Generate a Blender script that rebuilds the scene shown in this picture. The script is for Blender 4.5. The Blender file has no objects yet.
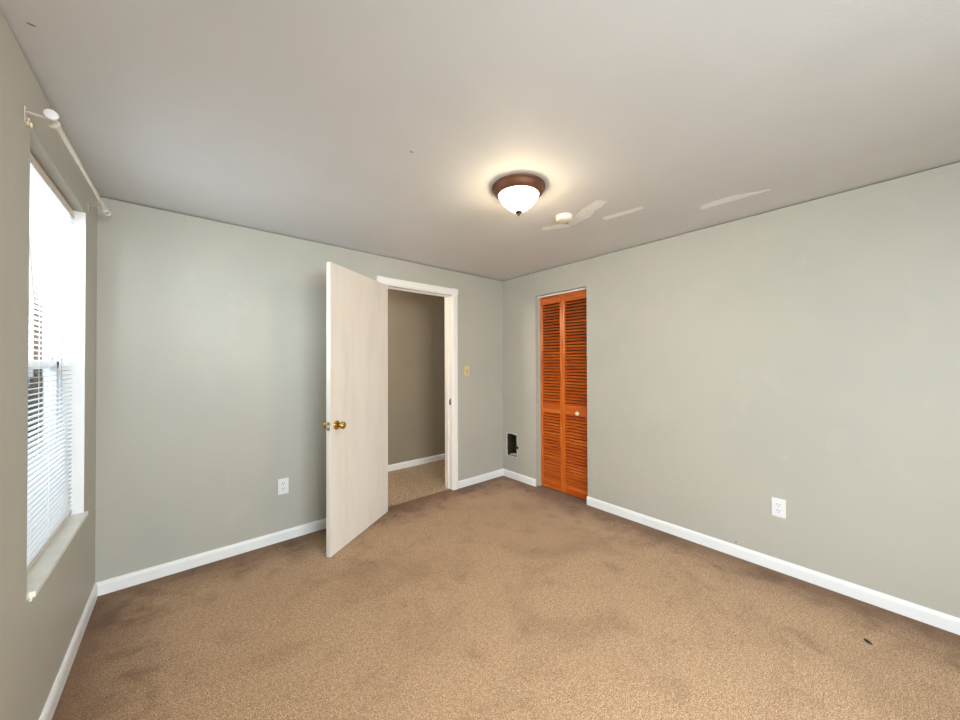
import bpy, bmesh, math, random
from mathutils import Vector, Matrix
random.seed(7)
S = bpy.context.scene
C = S.collection

# ------------------------------------------------------------------ camera
F, YAW, PIT, ROLL = 345.80, 0.706587, 0.008808, 0.003568
def cam_dir(v):
    x, y, z = v                                   # right, forward, up
    c, s = math.cos(ROLL), math.sin(ROLL); x, z = c*x + s*z, -s*x + c*z
    c, s = math.cos(PIT), math.sin(PIT);   y, z = c*y - s*z, s*y + c*z
    c, s = math.cos(YAW), math.sin(YAW);   x, y = c*x + s*y, -s*x + c*y
    return Vector((x, y, z))
CAMH = 1.35
cd = bpy.data.cameras.new('camera'); cam = bpy.data.objects.new('camera', cd); C.objects.link(cam)
R_, U_, B_ = cam_dir((1,0,0)), cam_dir((0,0,1)), -cam_dir((0,1,0))
M = Matrix(((R_.x,U_.x,B_.x,0),(R_.y,U_.y,B_.y,0),(R_.z,U_.z,B_.z,CAMH),(0,0,0,1)))
cam.matrix_world = M
cd.sensor_fit = 'HORIZONTAL'; cd.sensor_width = 36; cd.lens = F/960*36
cd.clip_start = 0.02; cd.clip_end = 300
S.camera = cam

# room numbers (metres)
XL, XR, YB, YN, H = -0.394, 2.922, 3.000, -1.40, 2.346
WY0, WY1, WZ0, WZ1 = 1.842, 2.690, 0.572, 2.136     # window opening
CY0, CY1, CZ1 = 1.850, 2.485, 2.083                 # closet opening
HY0, HY1, HZ0, HZ1 = 2.768, 2.938, 0.254, 0.520     # register hole
DX0, DX1, DZ1 = 1.378, 2.188, 2.094                 # rough door opening
HALL_Y = 4.045

# ------------------------------------------------------------------ light
w = bpy.data.worlds.new('sky'); S.world = w; w.use_nodes = True
bg = w.node_tree.nodes['Background']; bg.inputs[0].default_value = (0.86, 0.93, 1.0, 1); bg.inputs[1].default_value = 0.8
def area(name, loc, rot, sx, sy, power, col):
    l = bpy.data.lights.new(name, 'AREA'); l.shape = 'RECTANGLE'; l.size = sx; l.size_y = sy
    l.energy = power; l.color = col
    o = bpy.data.objects.new(name, l); C.objects.link(o); o.location = loc; o.rotation_euler = rot
    return o
# sky light at the seen window, plus fill at two added, unseen windows
area('daylight_and_fill', (XL-0.75, (WY0+WY1)/2, 2.05), (0, math.radians(-66), 0), 1.7, 1.5, 54, (0.86, 0.93, 1.0))
area('daylight_and_fill', (XL-0.70, -.80, 1.80), (0, math.radians(-80), math.radians(28)), 1.7, 1.3, 64, (0.86, 0.93, 1.0))  # fill for the unseen window added beside the camera
area('daylight_and_fill', (0.60, YN-0.70, 1.95), (math.radians(70), 0, 0), 2.0, 1.6, 120, (0.88, 0.94, 1.0))  # fill for the unseen window added behind the camera
S.view_settings.view_transform = 'Standard'; S.view_settings.look = 'None'
S.view_settings.gamma = 1; S.view_settings.use_curve_mapping = False
S.view_settings.exposure = 1.12

# ------------------------------------------------------------------ materials
def lin(r, g, b):
    f = lambda c: (c/255/12.92) if c/255 <= .04045 else ((c/255+.055)/1.055)**2.4
    return (f(r), f(g), f(b), 1)
class Mat:
    def __init__(s, name, col, rough=.5, metal=0, spec=.5):
        s.m = bpy.data.materials.new(name); s.m.use_nodes = True; s.t = s.m.node_tree
        s.b = s.t.nodes['Principled BSDF']
        s.b.inputs['Base Color'].default_value = col
        s.b.inputs['Roughness'].default_value = rough; s.b.inputs['Metallic'].default_value = metal
        s.b.inputs['Specular IOR Level'].default_value = spec
        s.co = None
    def n(s, t, **k):
        x = s.t.nodes.new(t)
        for a, v in k.items(): setattr(x, a, v)
        return x
    def l(s, a, b): s.t.links.new(a, b)
    def pos(s):
        if not s.co: s.co = s.n('ShaderNodeNewGeometry').outputs['Position']
        return s.co
    def noise(s, scale, detail=3, rough=.5, vec=None, dist=0):
        x = s.n('ShaderNodeTexNoise'); x.inputs['Scale'].default_value = scale
        x.inputs['Detail'].default_value = detail; x.inputs['Roughness'].default_value = rough
        x.inputs['Distortion'].default_value = dist
        s.l(vec or s.pos(), x.inputs['Vector']); return x.outputs['Fac']
    def scaled(s, v):
        m = s.n('ShaderNodeVectorMath', operation='MULTIPLY'); s.l(s.pos(), m.inputs[0]); m.inputs[1].default_value = v
        return m.outputs[0]
    def rng(s, f, a, b, c=0, d=1, smooth=False):
        m = s.n('ShaderNodeMapRange'); m.clamp = True
        if smooth: m.interpolation_type = 'SMOOTHSTEP'
        s.l(f, m.inputs[0])
        for i, v in enumerate((a, b, c, d)): m.inputs[i+1].default_value = v
        return m.outputs[0]
    def math(s, op, a, b=None):
        m = s.n('ShaderNodeMath', operation=op)
        for i, v in enumerate((a, b)):
            if v is None: continue
            if isinstance(v, (int, float)): m.inputs[i].default_value = v
            else: s.l(v, m.inputs[i])
        return m.outputs[0]
    def mix(s, f, a, b):
        m = s.n('ShaderNodeMix', data_type='RGBA')
        for i, v in ((0, f), (6, a), (7, b)):
            if isinstance(v, (int, float)): m.inputs[i].default_value = v
            elif isinstance(v, tuple): m.inputs[i].default_value = v
            else: s.l(v, m.inputs[i])
        return m.outputs[2]
    def col(s, c): s.l(c, s.b.inputs['Base Color'])
    def bump(s, f, strength=.2, dist=.002):
        b = s.n('ShaderNodeBump'); b.inputs['Strength'].default_value = strength; b.inputs['Distance'].default_value = dist
        s.l(f, b.inputs['Height']); s.l(b.outputs[0], s.b.inputs['Normal'])
    def xyz(s):
        x = s.n('ShaderNodeSeparateXYZ'); s.l(s.pos(), x.inputs[0]); return x.outputs
def paint(name, col, col2, rough=.55, sc=2.0, bump=.15):
    m = Mat(name, col, rough, spec=.35)
    f = m.rng(m.noise(sc, 4, .55), .35, .7, 0, 1, True)
    m.col(m.mix(f, col, col2)); m.bump(m.noise(120, 2), bump, .0015); return m.m

# wall paint, sage grey, a little rolled texture and some touched-up blotches
def wallpaint(name, base, patch, blot):
    m = Mat(name, base, .5, spec=.35)
    f = m.rng(m.noise(1.7, 3, .5), .42, .68, 0, 1, True)
    g = m.rng(m.noise(5, 2, .5, dist=.6), .60, .66, 0, .5, True)
    m.col(m.mix(g, m.mix(f, base, patch), blot)); m.bump(m.noise(140, 2), .2, .0012); return m.m
WALL = wallpaint('sage_wall_paint', lin(190,187,176), lin(186,184,174), lin(193,189,179))
HALLW = wallpaint('hall_wall_paint', lin(160,148,128), lin(156,145,126), lin(162,150,131))
CEIL = paint('ceiling_paint', lin(219,219,219), lin(214,214,214), .7, 1.5, .3)
PATCH = paint('spackle', lin(246,245,243), lin(240,239,237), .8, 30)
TRIM = paint('white_trim_paint', lin(250,250,250), lin(246,246,246), .35, 8, .1)
JAMB = paint('white_jamb_paint', lin(251,249,245), lin(249,247,243), .4, 8, .05)
SILLM = paint('sill_paint', lin(246,245,238), lin(238,237,229), .4, 12, .1)
DOORM = Mat('door_paint', lin(232,224,212), .42, spec=.4)
_f = DOORM.rng(DOORM.noise(1, 4, .6, DOORM.scaled((9, 9, 1.6))), .40, .72, 0, 1, True)
DOORM.col(DOORM.mix(_f, lin(235,228,218), lin(228,220,208))); DOORM.bump(DOORM.noise(1, 3, .5, DOORM.scaled((60,60,3))), .15, .001)
DOORM = DOORM.m
DARK = paint('hole_shade', lin(32,28,22), lin(24,20,16), .9)  # near-black colour stands in for the shade inside small holes
DARKMETAL = Mat('dull_duct_metal', lin(70,68,58), .6, .6)
_f = DARKMETAL.noise(30, 4); DARKMETAL.col(DARKMETAL.mix(_f, lin(40,38,32), lin(95,92,78))); DARKMETAL = DARKMETAL.m
PLASTER = paint('torn_plaster', lin(222,216,204), lin(198,190,174), .9, 60, .5)
BRASS = Mat('brass', lin(204,172,96), .2, 1.0); BRASS = BRASS.m
STEEL = Mat('latch_steel', lin(160,152,146), .35, .9).m
COPPER = Mat('brushed_copper_bronze', lin(150,98,72), .5, .6)
_f = COPPER.noise(14, 3); COPPER.col(COPPER.mix(_f, lin(104,66,48), lin(134,92,70))); COPPER = COPPER.m
OLDBRASS = Mat('aged_brass', lin(104,80,36), .45, .8).m
WHITEPL = Mat('white_plastic', lin(240,240,242), .35).m
DENTM = Mat('ceiling_dent_grey', lin(140,136,132), .9).m
GREYSLOT = Mat('outlet_slot', lin(60,58,60), .8).m
IVORY = Mat('ivory_plastic', lin(226,204,150), .4).m
IVORY2 = Mat('ivory_toggle', lin(176,148,96), .4).m
DETW = Mat('detector_plastic', lin(238,232,214), .45).m
RODM = Mat('cream_enamel_metal', lin(226,219,206), .35).m
FINM = Mat('white_cap', lin(238,236,236), .4).m
CREAM = Mat('cream_clip_plastic', lin(236,222,184), .4).m
# carpet -----------------------------------------------------------
def carpet(name, a, b, c, room, f1=300, f2=170):
    m = Mat(name, a, .95, spec=.1)
    m.b.inputs['Sheen Weight'].default_value = .15
    fine = m.math('ADD', m.math('MULTIPLY', m.noise(f1, 2, .6), .55), m.math('MULTIPLY', m.noise(f2, 3, .7), .45)); mid = m.noise(60, 3, .65); big = m.noise(1.5, 4, .6, dist=.5); med = m.noise(5.5, 4, .62, dist=.3)
    c1 = m.mix(m.rng(fine, .43, .55), b, a)
    c1 = m.mix(m.rng(mid, .46, .60, 0, .45), c1, c)
    if room:
        x, y, z = m.xyz()
        # soiling that hugs the skirting, plus traffic stains at the doorway and along the right wall
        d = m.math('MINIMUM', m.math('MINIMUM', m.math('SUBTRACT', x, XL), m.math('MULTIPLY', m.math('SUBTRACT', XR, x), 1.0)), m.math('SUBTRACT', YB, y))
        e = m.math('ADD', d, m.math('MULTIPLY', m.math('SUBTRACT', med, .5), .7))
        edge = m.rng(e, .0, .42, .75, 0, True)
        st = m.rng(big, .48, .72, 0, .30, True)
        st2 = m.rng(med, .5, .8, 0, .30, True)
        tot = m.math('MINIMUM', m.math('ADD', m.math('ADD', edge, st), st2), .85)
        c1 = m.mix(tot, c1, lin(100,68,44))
    m.col(c1)
    h = m.math('ADD', m.math('MULTIPLY', fine, .6), m.math('MULTIPLY', mid, .6))
    m.bump(h, .5, .006); return m.m
CARPET = carpet('tan_carpet', lin(226,190,152), lin(124,92,64), lin(154,118,86), True)
HALLC = carpet('hall_carpet', lin(214,188,154), lin(96,74,54), lin(128,102,76), False, 120, 55)
# louvred door wood -----------------------------------------------
def wood(name, slat):
    m = Mat(name, lin(200,90,25), .33, spec=.5)
    vec = m.scaled((6, 3, 60) if slat else (40, 40, 3))
    g = m.noise(1, 5, .6, vec, .4)
    base = m.mix(m.rng(g, .3, .7), lin(176,66,14), lin(232,128,36))
    x, y, z = m.xyz()
    wn = m.n('ShaderNodeTexWhiteNoise', noise_dimensions='2D')
    cv = m.n('ShaderNodeCombineXYZ')
    m.l(m.math('FLOOR', m.math('DIVIDE', z, .0318)), cv.inputs[0]); m.l(m.math('FLOOR', m.math('DIVIDE', m.math('SUBTRACT', y, CY0), .297)), cv.inputs[1])
    m.l(cv.outputs[0], wn.inputs['Vector'])
    if slat: base = m.mix(m.math('MULTIPLY', wn.outputs['Value'], .6), base, lin(176,62,18))
    m.col(base); m.b.inputs['Coat Weight'].default_value = .15; m.b.inputs['Coat Roughness'].default_value = .2
    return m.m
WOOD = wood('orange_varnished_wood', False); SLATW = wood('orange_varnished_louvres', True)
# blind, glass -----------------------------------------------------
SLATM = Mat('white_blind_vinyl', lin(240,240,240), .45).m
RAILM = Mat('blind_rail', lin(226,214,200), .4).m
CORD = Mat('blind_cord', lin(246,246,246), .8).m
VINYL = Mat('window_vinyl', lin(232,234,236), .4).m
def glass(name, tint, gl):
    m = bpy.data.materials.new(name); m.use_nodes = True; t = m.node_tree; t.nodes.clear()
    o = t.nodes.new('ShaderNodeOutputMaterial'); a = t.nodes.new('ShaderNodeBsdfTransparent'); g = t.nodes.new('ShaderNodeBsdfGlossy'); x = t.nodes.new('ShaderNodeMixShader')
    a.inputs[0].default_value = tint; g.inputs['Roughness'].default_value = .02; x.inputs[0].default_value = gl
    t.links.new(a.outputs[0], x.inputs[1]); t.links.new(g.outputs[0], x.inputs[2]); t.links.new(x.outputs[0], o.inputs[0]); return m
GLASS = glass('window_glass', (.96,.98,.98,1), .05)
SCREEN = glass('insect_screen', (.62,.64,.66,1), .0)
# lamp -------------------------------------------------------------
DOME = Mat('glowing_opal_glass', lin(255,244,224), .3); DOME.b.inputs['Emission Color'].default_value = (1, .80, .52, 1)
DOME.b.inputs['Emission Strength'].default_value = 30.0; DOME = DOME.m
DEBRIS = Mat('dark_lint', lin(52,44,34), .9).m
# outside
def brick(name):
    m = Mat(name, lin(120,80,60), .9)
    t = m.n('ShaderNodeTexBrick'); t.inputs['Scale'].default_value = 4
    v = m.n('ShaderNodeMapping'); v.inputs['Rotation'].default_value = (math.radians(90), 0, 0); m.l(m.pos(), v.inputs[0]); m.l(v.outputs[0], t.inputs[0])
    t.inputs['Color1'].default_value = lin(126,78,56); t.inputs['Color2'].default_value = lin(106,64,46); t.inputs['Mortar'].default_value = lin(150,140,126)
    m.col(t.outputs[0]); return m.m
POLE = paint('weathered_post', lin(150,116,88), lin(120,92,70), .9, 6)
FENCEM = paint('weathered_fence', lin(104,98,88), lin(84,78,70), .9, 4)
GRASSM = paint('yard_ground', lin(110,118,84), lin(90,94,70), .95, 3)

# ------------------------------------------------------------------ mesh helpers
class MB:
    def __init__(s): s.b = bmesh.new()
    def box(s, lo, hi, mat=None):
        r = bmesh.ops.create_cube(s.b, size=1)['verts']
        c = [(a+b)/2 for a, b in zip(lo, hi)]; d = [abs(b-a) for a, b in zip(lo, hi)]
        for v in r:
            v.co = Vector((v.co.x*d[0]+c[0], v.co.y*d[1]+c[1], v.co.z*d[2]+c[2]))
            if mat: v.co = mat @ v.co
        return s
    def cyl(s, a, b, r, r2=None, seg=24, caps=True):
        a, b = Vector(a), Vector(b); d = b-a
        q = d.to_track_quat('Z', 'Y').to_matrix().to_4x4()
        bmesh.ops.create_cone(s.b, segments=seg, radius1=r, radius2=r if r2 is None else r2, depth=d.length, cap_ends=caps,
                              matrix=Matrix.Translation((a+b)/2) @ q)
        return s
    def lathe(s, prof, origin, axis=(0,0,1), seg=40):
        q = Vector(axis).to_track_quat('Z', 'Y'); o = Vector(origin); rings = []
        for r, z in prof:
            if r < 1e-6: rings.append([s.b.verts.new(o + q @ Vector((0,0,z)))])
            else: rings.append([s.b.verts.new(o + q @ Vector((r*math.cos(t*2*math.pi/seg), r*math.sin(t*2*math.pi/seg), z))) for t in range(seg)])
        for A, B in zip(rings, rings[1:]):
            for i in range(seg):
                j = (i+1) % seg
                if len(A) == 1 and len(B) == 1: continue
                if len(A) == 1: s.b.faces.new((A[0], B[j], B[i]))
                elif len(B) == 1: s.b.faces.new((A[i], A[j], B[0]))
                else: s.b.faces.new((A[i], A[j], B[j], B[i]))
        return s
    def sphere(s, c, r, sc=(1,1,1), seg=24):
        bmesh.ops.create_uvsphere(s.b, u_segments=seg, v_segments=seg//2, radius=r, matrix=Matrix.Translation(c) @ Matrix.Diagonal((*sc, 1)))
        return s
    def poly_prism(s, pts, d):
        """closed outline pts (3-D, planar) pushed along vector d"""
        A = [s.b.verts.new(p) for p in pts]; B = [s.b.verts.new(Vector(p)+Vector(d)) for p in pts]; n = len(pts)
        s.b.faces.new(A); s.b.faces.new(B[::-1])
        for i in range(n): s.b.faces.new((A[i], B[i], B[(i+1)%n], A[(i+1)%n]))
        return s
    def sweep(s, prof, a, b, up, out):
        """2-D profile (o,u) carried from a to b"""
        a, b, up, out = map(Vector, (a, b, up, out))
        return s.poly_prism([a + out*o + up*u for o, u in prof], b-a)
    def build(s, name, mat, parent=None, bevel=0, smooth=False, seg=2):
        bmesh.ops.recalc_face_normals(s.b, faces=s.b.faces)
        me = bpy.data.meshes.new(name); s.b.to_mesh(me); s.b.free()
        me.materials.append(mat); o = bpy.data.objects.new(name, me); C.objects.link(o)
        if smooth:
            for p in me.polygons: p.use_smooth = True
            me.set_sharp_from_angle(angle=math.radians(40))
        if bevel:
            m = o.modifiers.new('bevel', 'BEVEL'); m.width = bevel; m.segments = seg; m.limit_method = 'ANGLE'; m.angle_limit = math.radians(40)
        if parent is not None:
            o.parent = parent; o.matrix_parent_inverse = Matrix.Translation(-Vector(parent.location)) if parent.type == 'EMPTY' else Matrix.Identity(4)
        return o
def tag(o, label, cat, group=None, kind=None):
    o['label'] = label; o['category'] = cat
    if group: o['group'] = group
    if kind: o['kind'] = kind
    return o
def thing(name, label, cat, loc=(0,0,0), group=None, kind=None):
    o = bpy.data.objects.new(name, None); C.objects.link(o); o.location = loc; o.empty_display_size = .05
    return tag(o, label, cat, group, kind)

def slab(mb, uv_lo, uv_hi, holes, mk):
    """rectangle [u0,u1]x[z0,z1] less holes, as boxes: one full-height column per u-interval, merged in z"""
    us = sorted({uv_lo[0], uv_hi[0], *[h[0] for h in holes], *[h[1] for h in holes]})
    for a, b in zip(us, us[1:]):
        cuts = sorted([(h[2], h[3]) for h in holes if h[0] <= a+1e-6 and h[1] >= b-1e-6])
        z = uv_lo[1]
        for c0, c1 in cuts:
            if c0 > z+1e-6: mb.box(*mk(a, b, z, c0))
            z = c1
        if z < uv_hi[1]-1e-6: mb.box(*mk(a, b, z, uv_hi[1]))

# ------------------------------------------------------------------ room shell
G = .0065    # open crack between wall tops and ceiling
def wall(name, label, horizontal, near, far, u0, u1, holes, mat):
    """horizontal: wall runs along x (planes y=near..far) else along y (planes x=near..far); near = room face"""
    mb = MB()
    if horizontal: mk = lambda a, b, z0, z1: ((a, min(near,far), z0), (b, max(near,far), z1))
    else: mk = lambda a, b, z0, z1: ((min(near,far), a, z0), (max(near,far), b, z1))
    slab(mb, (u0, 0), (u1, H-G), holes, mk)
    s = .03 if far > near else -.03
    n2 = near + s
    if horizontal: mb.box((u0, min(n2,far), H-G-.002), (u1, max(n2,far), H+.02))
    else: mb.box((min(n2,far), u0, H-G-.002), (max(n2,far), u1, H+.02))
    return tag(mb.build(name, mat), label, 'wall', kind='structure')
TL, TB, TR = .13, .13, .13
wall('wall_left', 'grey painted wall on the left, holding the window', False, XL, XL-TL, YN-.1, YB, [(WY0, WY1, WZ0, WZ1), (-1.25, -.40, WZ0, WZ1)], WALL)
wall('wall_back', 'grey painted wall with the open doorway', True, YB, YB+TB, XL-TL, XR+TR, [(DX0, DX1, 0, DZ1)], WALL)
wall('wall_right', 'grey painted wall on the right with the louvred closet', False, XR, XR+TR, YN-.1, YB, [(CY0, CY1, 0, CZ1), (HY0, HY1, HZ0, HZ1)], WALL)
wall('wall_near', 'grey painted wall behind the camera', True, YN, YN-.12, XL, XR, [(-.20, 1.40, .80, 2.10)], WALL)
tag(MB().box((XL-.2, YN-.2, -.10), (XR+.8, YB+.045, 0)).build('floor', CARPET), 'worn tan bedroom carpet with darker soiled edges', 'floor', kind='structure')
tag(MB().box((XL-.2, YB+.045, -.10), (XR+1.3, HALL_Y+.2, -.001)).build('floor_hall', HALLC), 'lighter speckled hall carpet beyond the doorway', 'floor', kind='structure')
ceiling = tag(MB().box((XL-.2, YN-.2, H), (XR+1.3, HALL_Y+.2, H+.12)).build('ceiling', CEIL), 'off-white painted ceiling with repair marks', 'ceiling', kind='structure')
# hallway beyond the doorway
mb = MB(); mb.box((.1, HALL_Y, 0), (XR+1.3, HALL_Y+.1, H))
tag(mb.build('wall_hall', HALLW), 'dim taupe hallway wall seen through the doorway', 'wall', kind='structure')
tag(MB().box((.1, YB+TB, 0), (.2, HALL_Y, H)).build('wall_hall_left', HALLW), 'end wall of the hallway behind the open door', 'wall', kind='structure')
tag(MB().box((XR+1.2, YB-.3, 0), (XR+1.3, HALL_Y, H)).build('wall_hall_right', HALLW), 'far end wall of the hallway to the right', 'wall', kind='structure')
# closet interior
mb = MB(); mb.box((XR+.66, CY0-.5, 0), (XR+.74, CY1+.4, H)); mb.box((XR+TR, CY0-.5, 0), (XR+.7, CY0-.45, H)); mb.box((XR+TR, CY1+.25, 0), (XR+.7, CY1+.30, H))
tag(mb.build('wall_closet', HALLW), 'dark closet interior walls behind the louvred doors', 'wall', kind='structure')

# spackle patches on the ceiling (very thin smears of filler), one child each
def smear(pts, wid, name='spackle_patch'):
    n = len(pts); L, Rr = [], []
    for i, (x, y) in enumerate(pts):
        a = Vector(pts[max(i-1,0)]); b = Vector(pts[min(i+1,n-1)]); t = (b-a).normalized(); nn = Vector((-t.y, t.x))
        k = wid[i]*(.9+.2*random.random())
        k *= 1.5; L.append((x+nn.x*k, y+nn.y*k, H+.0005)); Rr.append((x-nn.x*k, y-nn.y*k, H+.0005))
    mb = MB(); vs = [[mb.b.verts.new(Vector(p)+Vector((0,0,dz))) for p in side] for dz in (0, -.0012) for side in (L, Rr)]
    l0, r0, l1, r1 = vs
    for i in range(n-1):
        mb.b.faces.new((l1[i], l1[i+1], r1[i+1], r1[i])); mb.b.faces.new((l0[i], l0[i+1], l1[i+1], l1[i])); mb.b.faces.new((r0[i], r1[i], r1[i+1], r0[i+1]))
    mb.b.faces.new((l0[0], l1[0], r1[0], r0[0])); mb.b.faces.new((l0[-1], r0[-1], r1[-1], l1[-1]))
    return mb.build(name, PATCH, ceiling)
def lerp_path(pts, k=5):
    out = []
    for a, b in zip(pts, pts[1:]):
        for i in range(k): out.append((a[0]+(b[0]-a[0])*i/k + random.uniform(-.004,.004), a[1]+(b[1]-a[1])*i/k + random.uniform(-.004,.004)))
    return out + [pts[-1]]
def sm(pts, w0, w1, w2):
    P = lerp_path(pts); n = len(P)
    W = [(w0 + (w1-w0)*2*t if t < .5 else w1 + (w2-w1)*(2*t-1)) for t in [i/(n-1) for i in range(n)]]
    smear(P, W)
sm([(2.02,1.65),(2.07,1.56),(2.10,1.47)], .018, .024, .030)
sm([(2.10,1.47),(2.06,1.34),(2.00,1.24),(1.95,1.12)], .028, .034, .026)
sm([(2.205,1.26),(2.22,1.14),(2.235,1.00)], .018, .020, .012)
sm([(2.53,.765),(2.525,.69),(2.53,.62),(2.55,.52),(2.57,.42)], .022, .028, .006)
# two grey marks laid on the ceiling for shallow dents
for cx, cy in ((-.345,1.615),(.81,1.44)):
    mb = MB(); mb.sphere((cx, cy, H-.0002), .007, (1.3,.7,.12), 12); mb.build('ceiling_dent', DENTM, ceiling, smooth=True)

# baseboards: profile (out, up)
BBP = [(0,0),(.013,0),(.013,.058),(.010,.070),(.006,.077),(0,.078)]
def bb(name, a, b, out, label):
    mb = MB().sweep(BBP, a, b, (0,0,1), out); return tag(mb.build(name, TRIM, smooth=False), label, 'baseboard', kind='structure')
bb('baseboard_left', (XL,YN,0), (XL,YB,0), (1,0,0), 'white baseboard under the window on the left wall')
bb('baseboard_back', (XL,YB,0), (DX0-.07+.02,YB,0), (0,-1,0), 'white baseboard on the back wall left of the door')
bb('baseboard_back_corner', (2.241,YB,0), (XR,YB,0), (0,-1,0), 'short white baseboard between doorway and room corner')
bb('baseboard_right_corner', (XR,CY1,0), (XR,YB,0), (-1,0,0), 'short white baseboard between room corner and closet')
bb('baseboard_right', (XR,YN,0), (XR,CY0+.004,0), (-1,0,0), 'long white baseboard on the right wall')
bb('baseboard_hall', (.2,HALL_Y,0), (XR+1.2,HALL_Y,0), (0,-1,0), 'white baseboard in the hallway')

# ------------------------------------------------------------------ door trim
t = thing('trim_1', 'white painted door casing and jambs around the doorway', 'door casing', (1.78, YB, 0), kind='structure')
JX0, JX1, JZ = 1.398, 2.168, 2.076
CP = [(0,0),(.012,0),(.017,.010),(.017,.050),(.011,.064),(0,.066)]      # casing profile (out from wall, across)
MB().sweep(CP, (JX1+.006,YB,0), (JX1+.006,YB,JZ+.072), (1,0,0), (0,-1,0)).build('casing_side', JAMB, t)
MB().sweep(CP, (JX0-.006,YB,0), (JX0-.006,YB,JZ+.072), (-1,0,0), (0,-1,0)).build('casing_side', JAMB, t)
MB().sweep(CP, (JX0-.072,YB-.0006,JZ+.006), (JX1+.072,YB-.0006,JZ+.006), (0,0,1), (0,-1,0)).build('casing_head', JAMB, t)
MB().box((JX1,YB-.004,0),(JX1+.020,YB+TB,JZ)).build('jamb_side', JAMB, t)
MB().box((JX0-.020,YB-.004,0),(JX0,YB+TB,JZ)).build('jamb_side', JAMB, t)
MB().box((JX0-.020,YB-.004,JZ),(JX1+.020,YB+TB,JZ+.018)).build('jamb_head', JAMB, t)
mb = MB(); mb.box((JX1-.011,YB+.060,0),(JX1,YB+.098,JZ)); mb.box((JX0,YB+.060,0),(JX0+.011,YB+.098,JZ)); mb.box((JX0,YB+.060,JZ-.011),(JX1,YB+.098,JZ))
mb.build('door_stop', JAMB, t, bevel=.002)
# dark patch for the ragged hole where the strike plate was
pts = [(.000,.030),(.006,.024),(.006,.012),(.011,.008),(.012,-.010),(.008,-.022),(.010,-.030),(.002,-.036),(-.006,-.030),(-.008,-.016),(-.004,-.004),(-.007,.012),(-.006,.024)]
mb = MB().poly_prism([(JX1-.0006, YB+.034+a*1.6, .938+b*1.1) for a, b in pts], (.004,0,0)); mb.build('strike_hole', DARK, t)
mb = MB().cyl((JX1-.0006,YB+.020,.884),(JX1+.004,YB+.020,.884),.0035, seg=10); mb.build('screw_hole', DARK, t)
# hall side casing
MB().box((JX1+.006,YB+TB,0),(JX1+.070,YB+TB+.016,JZ+.07)).build('casing_side', JAMB, t)
MB().box((JX0-.070,YB+TB,0),(JX0-.006,YB+TB+.016,JZ+.07)).build('casing_side', JAMB, t)
MB().box((JX0-.070,YB+TB,JZ+.006),(JX1+.070,YB+TB+.0165,JZ+.07)).build('casing_head', JAMB, t)

# ------------------------------------------------------------------ open door leaf
PV = Vector((1.390, 2.975, 0)); ux = Vector((-.8245,-.5658,0)); nx = Vector((.5658,-.8245,0))
DM = Matrix(((ux.x,nx.x,0,PV.x),(ux.y,nx.y,0,PV.y),(0,0,1,0),(0,0,0,1)))   # local: u along leaf, n towards camera side, z
d = thing('door_1', 'open white flush door swung into the room with brass knobs', 'door', tuple(PV), kind='structure')
LW, LT, LB, LH = .774, .035, .004, 2.062
MB().box((0,0,LB),(LW,LT,LH), DM).build('door_panel', DOORM, d, bevel=.002)
KU, KZ = .711, .912
def knob(side):
    n = nx*side; o = DM @ Vector((KU, LT if side > 0 else 0, KZ))
    k = MB().lathe([(0,0),(.033,0),(.033,.003),(.029,.008),(.020,.011),(.013,.014)], o, n).build('rosette', BRASS, d, smooth=True)
    MB().lathe([(.012,.010),(.0105,.028),(.014,.034),(.022,.040),(.0265,.048),(.0265,.056),(.022,.064),(.012,.068),(0,.069)], o, n).build('door_knob', BRASS, d, smooth=True)
knob(1); knob(-1)
lp = MB().box((LW-.001, .006, KZ-.029),(LW+.0012, LT-.006, KZ+.029), DM).build('latch_plate', STEEL, d, bevel=.0005)
lb = MB(); lb.poly_prism([DM @ Vector(p) for p in ((LW+.001,.010,KZ-.010),(LW+.012,.010,KZ-.010),(LW+.012,.016,KZ-.010),(LW+.001,.026,KZ-.010))], (0,0,.020)); lb.build('latch_bolt', STEEL, lp)
for hz in (.25, 1.05, 1.82):
    h = MB(); o = DM @ Vector((-.004,-.005,0)); h.cyl((o.x,o.y,hz-.045),(o.x,o.y,hz+.045),.006, seg=12); h.sphere((o.x,o.y,hz+.047),.006,seg=8)
    h.box((0.002,-.0012,hz-.044),(.030,.0005,hz+.044), DM); h.build('hinge', BRASS, d)

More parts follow.
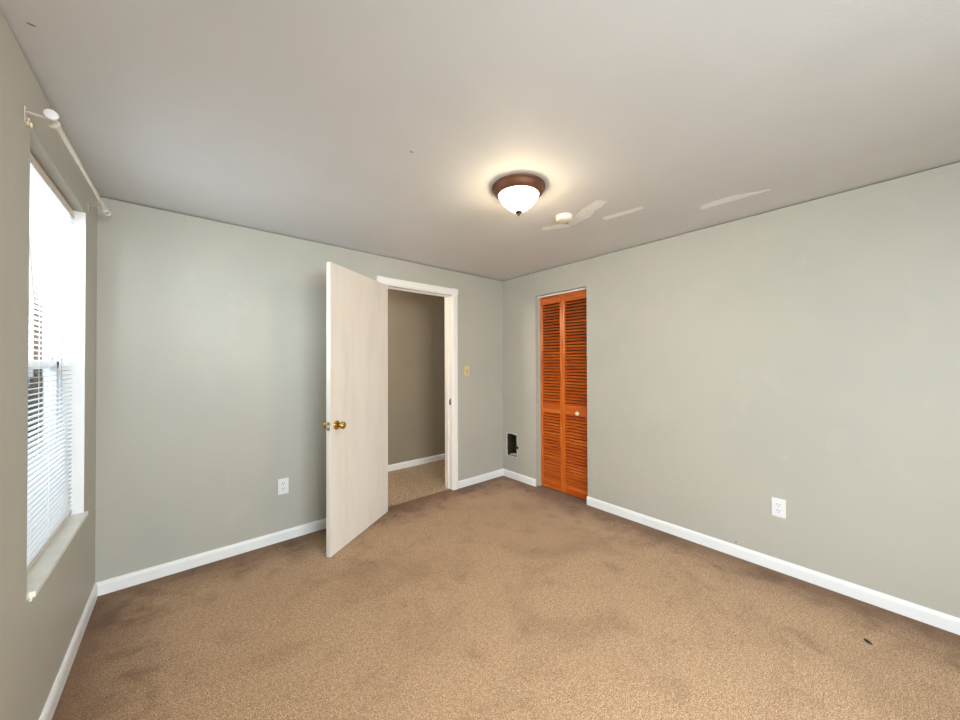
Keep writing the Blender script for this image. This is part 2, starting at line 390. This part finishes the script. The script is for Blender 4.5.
# ------------------------------------------------------------------ bifold closet doors
fr = thing('trim_2', 'narrow white track and painted jamb lining of the closet opening', 'closet trim', (XR+.05, (CY0+CY1)/2, 0), kind='structure')
MB().box((XR+.046,CY0,CZ1-.016),(XR+.084,CY1,CZ1-.002)).build('bifold_track', TRIM, fr, bevel=.001)
MB().box((XR+.050,CY1-.024,0),(XR+.082,CY1,CZ1)).build('jamb_strip', WALL, fr)
DX = XR+.052; DT = .027
def louvre_panel(y0, y1, knob_):
    e = thing('bifold_door', 'x', 'closet door', (DX+DT/2, (y0+y1)/2, .012))
    z0, z1 = .012, 2.063; sw = .030
    for a in (y0, y1-sw): MB().box((DX,a,z0),(DX+DT,a+sw,z1)).build('stile', WOOD, e, bevel=.002)
    mb = MB().box((DX+.002,y0+sw,1.980),(DX+DT-.002,y1-sw,z1)); mb.build('top_rail', SLATW, e, bevel=.001)
    MB().box((DX+.002,y0+sw,.812),(DX+DT-.002,y1-sw,.914)).build('middle_rail', SLATW, e, bevel=.001)
    MB().box((DX+.002,y0+sw,z0),(DX+DT-.002,y1-sw,.085)).build('bottom_rail', SLATW, e, bevel=.001)
    for a, b in ((.914, 1.980), (.085, .812)):
        n = round((b-a)/.0318); p = (b-a)/n; mb = MB()
        for i in range(n):
            z = a + p*(i+.5)
            # louvre tilts: low edge to the room, high edge into the closet
            prof = [(-.0130,-.0140),(-.0115,-.0165),(.0105,.0005),(.0115,.0040),(.0080,.0048)]
            A = [(DX+DT/2+o, y0+sw-.001, z+u) for o, u in prof]
            mb.poly_prism(A, (0, (y1-y0)-2*sw+.002, 0))
        mb.build('louvres', SLATW, e)
    if knob_:
        MB().lathe([(.009,0),(.008,.010),(.015,.015),(.021,.021),(.021,.027),(.014,.033),(0,.035)], (DX+.002, y0+.128, .846), (-1,0,0)).build('knob', CREAM, e, smooth=True)
    return e
ym = 2.171
a = louvre_panel(ym+.001, CY1-.026, False); a['label'] = 'orange louvred wood closet panel nearer the room corner, without a knob'
b = louvre_panel(CY0+.004, ym-.001, True); b['label'] = 'orange louvred wood closet panel with a round white knob'
for o in (a, b): o['group'] = 'louvred bifold closet panels'

# ------------------------------------------------------------------ torn register hole in the right wall
hd = thing('duct_opening', 'open rectangular duct hole low in the wall beside the closet', 'vent hole', (XR+.05, (HY0+HY1)/2, HZ0))
mb = MB()
x0, x1 = XR+.012, XR+TR-.004
mb.box((x1-.003,HY0+.001,HZ0+.001),(x1,HY1-.001,HZ1-.001))
mb.box((x0,HY0,HZ0),(x1,HY0+.003,HZ1)); mb.box((x0,HY1-.003,HZ0),(x1,HY1,HZ1)); mb.box((x0,HY0,HZ0),(x1,HY1,HZ0+.003)); mb.box((x0,HY0,HZ1-.003),(x1,HY1,HZ1))
mb.build('duct_lining', DARKMETAL, hd)
def ragged(y0, y1, z0, z1, j, n=9):
    P = []
    for (a, b) in (((y0,z0),(y1,z0)),((y1,z0),(y1,z1)),((y1,z1),(y0,z1)),((y0,z1),(y0,z0))):
        for i in range(n): P.append((a[0]+(b[0]-a[0])*i/n + random.uniform(-j,j), a[1]+(b[1]-a[1])*i/n + random.uniform(-j,j)))
    return P
O_ = ragged(HY0-.008, HY1+.008, HZ0-.009, HZ1+.008, .004); I_ = ragged(HY0+.004, HY1-.004, HZ0+.006, HZ1-.005, .004)
mb = MB(); ov = [mb.b.verts.new((XR-.0015, y, z)) for y, z in O_]; iv = [mb.b.verts.new((XR-.0015, y, z)) for y, z in I_]
ov2 = [mb.b.verts.new((XR+.002, y, z)) for y, z in O_]; iv2 = [mb.b.verts.new((XR+.010, y, z)) for y, z in I_]; n = len(ov)
for i in range(n):
    j = (i+1)%n; mb.b.faces.new((ov[i],ov[j],iv[j],iv[i])); mb.b.faces.new((iv[i],iv[j],iv2[j],iv2[i])); mb.b.faces.new((ov[i],ov2[i],ov2[j],ov[j])); mb.b.faces.new((ov2[i],iv2[i],iv2[j],ov2[j]))
mb.build('torn_plaster_rim', PLASTER, hd)
mb = MB(); mb.poly_prism([(XR+.03,HY0+.004,HZ0+.004),(XR+.03,HY0+.010,HZ0+.045),(XR+.035,HY0+.05,HZ0+.030),(XR+.04,HY0+.10,HZ0+.022),(XR+.04,HY1-.006,HZ0+.004)], (.03,0,0)); mb.build('plaster_rubble', PLASTER, hd)
mb = MB(); mb.poly_prism([(XR-.0018, HY0-.002+a, .37+b) for a, b in ((0,.02),(-.014,.012),(-.020,0),(-.012,-.014),(0,-.02),(.012,0))], (.004,0,0)); mb.build('broken_notch', DARK, hd)

# ------------------------------------------------------------------ window (left wall)
wn = thing('window_1', 'white double-hung window in the left wall', 'window', (XL-.1, (WY0+WY1)/2, WZ0), kind='structure')
SX = XL-.098
mb = MB()   # painted jamb returns
mb.box((XL-TL,WY1-.004,WZ0),(XL+.0006,WY1+.001,WZ1)); mb.box((XL-TL,WY0-.001,WZ0),(XL-.001,WY0+.004,WZ1))
mb.build('jamb_return', TRIM, wn)
mb = MB()
for a in ((WY0+.004,WY0+.034),(WY1-.034,WY1-.004)): mb.box((XL-TL,a[0],WZ0),(XL-.075,a[1],WZ1))
mb.box((XL-TL,WY0,WZ1-.03),(XL-.075,WY1,WZ1)); mb.box((XL-TL,WY0,WZ0),(XL-.075,WY1,WZ0+.03)); mb.build('window_frame', VINYL, wn)
def sash(name, x, z0, z1):
    s = MB(); f = .038; y0, y1 = WY0+.034, WY1-.034
    s.box((x-.018,y0,z0),(x,y0+f,z1)); s.box((x-.018,y1-f,z0),(x,y1,z1)); s.box((x-.018,y0,z0),(x,y1,z0+f)); s.box((x-.018,y0,z1-f),(x,y1,z1))
    o = s.build(name, VINYL, wn, bevel=.002)
    MB().box((x-.011,y0+f,z0+f),(x-.008,y1-f,z1-f)).build('glass_pane', GLASS, o)
sash('upper_sash', XL-.100, 1.33, WZ1-.03); sash('lower_sash', XL-.080, WZ0+.03, 1.37)
MB().box((XL-.126,WY0+.034,WZ0+.03),(XL-.1255,WY1-.034,1.35)).build('insect_screen', SCREEN, wn)
MB().box((XL-TL,WY0+.004,WZ0-.004),(XL-.071,WY1-.004,WZ0+.014)).build('inner_sill', SILLM, wn)
mb = MB().poly_prism([(XL-.07,WY0+.003,.5675),(XL+.0002,WY0+.003,.5675),(XL+.0002,WY0+.022,.5675),(XL+.015,WY0+.022,.5675),(XL+.015,WY1+.008,.5675),(XL+.0002,WY1+.008,.5675),(XL+.0002,WY1-.003,.5675),(XL-.07,WY1-.003,.5675)],(0,0,.021)); mb.build('window_stool', SILLM, wn, bevel=.003)
MB().box((XL+.0005,WY0+.026,.556),(XL+.006,WY1+.004,.568)).build('sill_caulk', SILLM, wn)

# near-wall window, added unseen behind the camera to let in fill light
w2 = thing('added_window_2', 'plain white window added unseen behind the camera for fill light', 'window', (.60, YN-.06, .8), kind='structure')
mb = MB()
for a, b in (((-.20,.80),(-.16,2.10)),((1.36,.80),(1.40,2.10)),((.58,.80),(.62,2.10))): mb.box((a[0],YN-.09,a[1]),(b[0],YN-.05,b[1]))
mb.box((-.20,YN-.09,.80),(1.40,YN-.05,.84)); mb.box((-.20,YN-.09,2.06),(1.40,YN-.05,2.10)); mb.build('window_frame', VINYL, w2)
MB().box((-.16,YN-.072,.84),(1.36,YN-.068,2.06)).build('glass_pane', GLASS, w2)

w3 = thing('added_window_3', 'plain white window added out of view in the left wall for fill light', 'window', (XL-.1, -.82, WZ0), kind='structure')  # unseen window, added to light the right wall and floor
mb = MB(); mb.box((XL-.11,-1.25,WZ0),(XL-.07,-1.21,WZ1)); mb.box((XL-.11,-.44,WZ0),(XL-.07,-.40,WZ1)); mb.box((XL-.11,-1.25,WZ0),(XL-.07,-.40,WZ0+.04)); mb.box((XL-.11,-1.25,WZ1-.04),(XL-.07,-.40,WZ1)); mb.box((XL-.11,-1.25,1.33),(XL-.07,-.40,1.37)); mb.build('window_frame', VINYL, w3)
MB().box((XL-.092,-1.21,WZ0+.04),(XL-.088,-.44,WZ1-.04)).build('glass_pane', GLASS, w3)
MB().box((XL-.07,-1.25,WZ0),(XL+.015,-.40,WZ0+.02)).build('window_stool', SILLM, w3)

# ------------------------------------------------------------------ mini blind
bl = thing('window_blind', 'white mini blind lowered over the window with open slats', 'blind', (XL-.048, (WY0+WY1)/2, .60))
BY0, BY1, BX = WY0+.012, WY1-.010, XL-.050
mb = MB().box((BX-.013,BY0,2.098),(BX+.013,BY1,2.126)); mb.build('head_rail', RAILM, bl, bevel=.002)
MB().box((BX-.012,BY0,.598),(BX+.012,BY1,.610)).build('bottom_rail', RAILM, bl, bevel=.003)
mb = MB(); P = .0213; z = .618; ang = math.radians(-3)
while z < 2.095:
    K = 5; top = []; bot = []
    for i in range(K):
        s_ = -1 + 2*i/(K-1); o = s_*.0125; arch = .0018*(1-s_*s_)
        top.append((BX+o*math.cos(ang), z + o*math.sin(ang)*-1 + arch))
    prof = top + [(x_, z_-.0005) for x_, z_ in reversed(top)]
    mb.poly_prism([(x_, BY0, z_) for x_, z_ in prof], (0, BY1-BY0, 0)); z += P
mb.build('slats', SLATM, bl)
for yy in (BY0+.10, (BY0+BY1)/2, BY1-.10):
    mb = MB()
    for dx in (-.0135, .0135): mb.cyl((BX+dx,yy,.604),(BX+dx,yy,2.10),.0007, seg=6)
    mb.build('ladder_cord', CORD, bl)
mb = MB().cyl((BX+.020,1.885,2.10),(BX+.022,2.020,1.575),.0042, seg=8); mb.cyl((BX+.012,1.885,2.115),(BX+.020,1.885,2.10),.002, seg=8); mb.build('tilt_wand', WHITEPL, bl)

# ------------------------------------------------------------------ curtain rod
cr = thing('curtain_rod', 'empty cream metal curtain rod above the window', 'curtain rod', (XL+.03, 2.27, 2.16))
RX, RA, RB = XL+.063, Vector((XL+.063,1.755,2.158)), Vector((XL+.063,2.80,2.192))
J = RA.lerp(RB, .345)
MB().cyl(RA, J.lerp(RB,.03), .0076, seg=20).build('rod', RODM, cr, smooth=True)
MB().cyl(J, RB, .0066, seg=20).build('inner_rod', RODM, cr, smooth=True)
mb = MB().cyl(J+Vector((0,-.004,0)), J+Vector((0,.012,0)), .0082, seg=20); mb.build('joint_collar', RODM, cr, smooth=True)
ax = (RB-RA).normalized()
MB().lathe([(0,0),(.010,.001),(.0155,.004),(.0168,.009),(.0145,.015),(.007,.020)], RA-ax*.020, ax).build('finial', FINM, cr, smooth=True)
MB().lathe([(.008,0),(.014,.003),(.016,.010),(.013,.017),(0,.020)], RB-ax*.002, ax).build('finial', FINM, cr, smooth=True)
for yy, rz in ((1.792, 2.152), (2.746, 2.186)):
    mb = MB()
    mb.box((XL,yy-.008,rz-.022),(XL+.002,yy+.008,rz+.028)); mb.box((XL+.002,yy-.0065,rz+.012),(RX-.004,yy+.0065,rz+.0145))
    mb.cyl((RX,yy-.006,rz+.003),(RX,yy+.006,rz+.003),.0115, seg=18)
    mb.box((RX-.012,yy-.006,rz-.013),(RX+.004,yy+.006,rz-.009))
    mb.build('bracket', RODM, cr, bevel=.0006)
    [MB().sphere((XL+.003,yy,rz+q),.003,seg=8).build('bracket_screw', STEEL, cr) for q in (.020,-.014)]
# small cream clips left under the rod
def clip(loc, label):
    e = thing('curtain_clip', label, 'clip', loc)
    x, y, z = loc
    mb = MB(); mb.box((x,y-.003,z-.008),(x+.005,y+.003,z+.008)); mb.cyl((x+.004,y-.009,z-.002),(x+.004,y+.012,z-.002),.0032, seg=12); mb.cyl((x+.009,y+.004,z+.004),(x+.009,y+.004,z-.011),.0028, seg=12)
    mb.build('clip_body', CREAM, e, bevel=.001)
    MB().cyl((x+.004,y,z+.0085),(x+.004,y,z+.015),.003, seg=12).build('clip_pin', CREAM, e)
clip((XL+.001,1.802,2.136), 'small cream plastic clip under the near curtain rod bracket')

# ------------------------------------------------------------------ ceiling light
LX, LY = 1.438, 1.342
hl = bpy.data.lights.new('unseen_hall_lamp', 'POINT'); hl.energy = 17; hl.color = (1, .86, .70); hl.shadow_soft_size = .08  # unseen lamp without a fixture, added to brighten the hall
ho = bpy.data.objects.new('unseen_hall_lamp', hl); C.objects.link(ho); ho.location = (.75, 3.62, 2.15)
cl = thing('ceiling_light', 'flush ceiling light with bronze ring and glowing frosted glass dome', 'ceiling light', (LX, LY, H))
MB().lathe([(0,0),(.147,0),(.151,-.004),(.150,-.010),(.144,-.014),(.141,-.018),(.137,-.030),(.127,-.043),(.118,-.050),(.112,-.049),(.108,-.030),(0,-.026)], (LX,LY,H)).build('bronze_ring', COPPER, cl, smooth=True)
MB().lathe([(.110,-.044),(.111,-.052),(.103,-.066),(.088,-.086),(.070,-.106),(.050,-.122),(.032,-.132),(.016,-.138),(0,-.139)], (LX,LY,H)).build('glass_dome', DOME, cl, smooth=True)
MB().lathe([(0,-.134),(.018,-.135),(.020,-.140),(.015,-.147),(.006,-.151),(.008,-.156),(.006,-.161),(0,-.163)], (LX,LY,H)).build('finial', OLDBRASS, cl, smooth=True)
# the bulbs behind the dome wash the ceiling around the ring
sd = thing('smoke_detector', 'round cream smoke detector on the ceiling beside the repair smears', 'smoke detector', (1.962, 1.412, H))
MB().lathe([(0,0),(.058,0),(.059,-.008),(.054,-.010),(.053,-.020),(.047,-.027),(.030,-.030),(0,-.030)], (1.962,1.412,H)).build('detector_body', DETW, sd, smooth=True)
MB().lathe([(0,0),(.008,0),(.008,-.002),(0,-.002)], (1.942,1.387,H-.0285)).build('test_button', WHITEPL, sd, smooth=True)

# ------------------------------------------------------------------ outlets and switch
def outlet(o, right, out, label):
    e = thing('wall_outlet', label, 'outlet', o, 'white duplex wall outlets')
    r, n = Vector(right), Vector(out); z = Vector((0,0,1)); o = Vector(o)
    X = Matrix(((r.x,z.x,n.x,o.x),(r.y,z.y,n.y,o.y),(r.z,z.z,n.z,o.z),(0,0,0,1)))
    MB().box((-.036,-.060,0),(.036,.060,.006), X).build('cover_plate', WHITEPL, e, bevel=.003)
    for s in (-1, 1):
        f = MB().box((-.017,s*.0195-.0145,.004),(.017,s*.0195+.0145,.0078), X).build('receptacle', WHITEPL, e, bevel=.004)
        m2 = MB()
        m2.box((-.0085,s*.0195-.000,.007),(-.0055,s*.0195+.009,.0082), X); m2.box((.0055,s*.0195-.000,.007),(.0085,s*.0195+.008,.0082), X)
        a = X @ Vector((0,s*.0195-.008,.0070)); m2.cyl(a, a+n*.0012, .0026, seg=10); m2.build('slots', GREYSLOT, f)
    a = X @ Vector((0,0,.005)); MB().cyl(a, a+n*.0015, .003, seg=10).build('screw', WHITEPL, e)
outlet((.576, YB, .414), (1,0,0), (0,-1,0), 'white outlet on the back wall left of the open door')
outlet((XR, .455, .409), (0,-1,0), (-1,0,0), 'white outlet on the right wall above the baseboard')
sw = thing('light_switch', 'ivory toggle light switch beside the door casing', 'light switch', (2.365, YB, 1.262))
MB().box((2.330,YB-.006,1.205),(2.400,YB,1.319)).build('switch_plate', IVORY, sw, bevel=.003)
MB().box((2.359,YB-.008,1.248),(2.371,YB-.005,1.276)).build('toggle_slot', IVORY2, sw)
mb = MB().poly_prism([(2.361,YB-.006,1.254),(2.361,YB-.019,1.247),(2.361,YB-.019,1.255),(2.361,YB-.006,1.268)], (.008,0,0)); mb.build('toggle', IVORY2, sw)
for zz in (1.232, 1.292): MB().cyl((2.365,YB-.0075,zz),(2.365,YB-.005,zz),.003,seg=10).build('screw', IVORY2, sw)

# small marks on the right wall and specks on the carpet
wr = bpy.data.objects['wall_right']
for y, z, r in ((.685,.098,.004),):
    MB().cyl((XR-.0008,y,z),(XR+.002,y,z),r,seg=10).build('nail_hole', DARK, wr)
def speck(x, y, sx, sy, rot, label):
    mb = MB(); mb.sphere((0,0,0), .5, (sx,sy,.006), 12)
    for v in mb.b.verts: v.co += Vector([random.uniform(-.1,.1)*k for k in (sx,sy,.004)])
    o = mb.build('lint_scrap', DEBRIS); o.location = (x,y,.003); o.rotation_euler = (0,0,rot)
    tag(o, label, 'lint', 'dark scraps on the carpet')
speck(2.506,.066,.034,.018,.9,'small dark scrap lying on the carpet near the right wall')
speck(1.42,2.83,.020,.010,.2,'tiny dark scrap on the carpet below the door hinge side')
speck(2.30,2.965,.022,.010,.1,'tiny dark scrap at the baseboard beside the door casing')

# ------------------------------------------------------------------ outside the window
tag(MB().box((-30,-10,-1.2),(XL-.5,60,-1.1)).build('yard_ground', GRASSM), 'pale ground outside the window', 'ground', kind='structure')
MB_ = MB().cyl((-2.44,12.0,-1.1),(-2.44,12.0,3.45),.065,.055,seg=16); tag(MB_.build('utility_post', POLE, smooth=True), 'brown wooden post glimpsed between the blind slats', 'post')
fe = thing('yard_fence', 'grey board fence glimpsed low through the blind', 'fence', (-3.0, 16, -1.1))
mb = MB()
for i in range(40): mb.box((-9+i*.16,16,-1.1),(-9+i*.16+.145,16.02,1.0))
mb.build('fence_boards', FENCEM, fe)
mb = MB(); mb.box((-9,16.02,-.6),(-2.6,16.06,-.5)); mb.box((-9,16.02,.6),(-2.6,16.06,.7)); mb.build('fence_rails', FENCEM, fe)
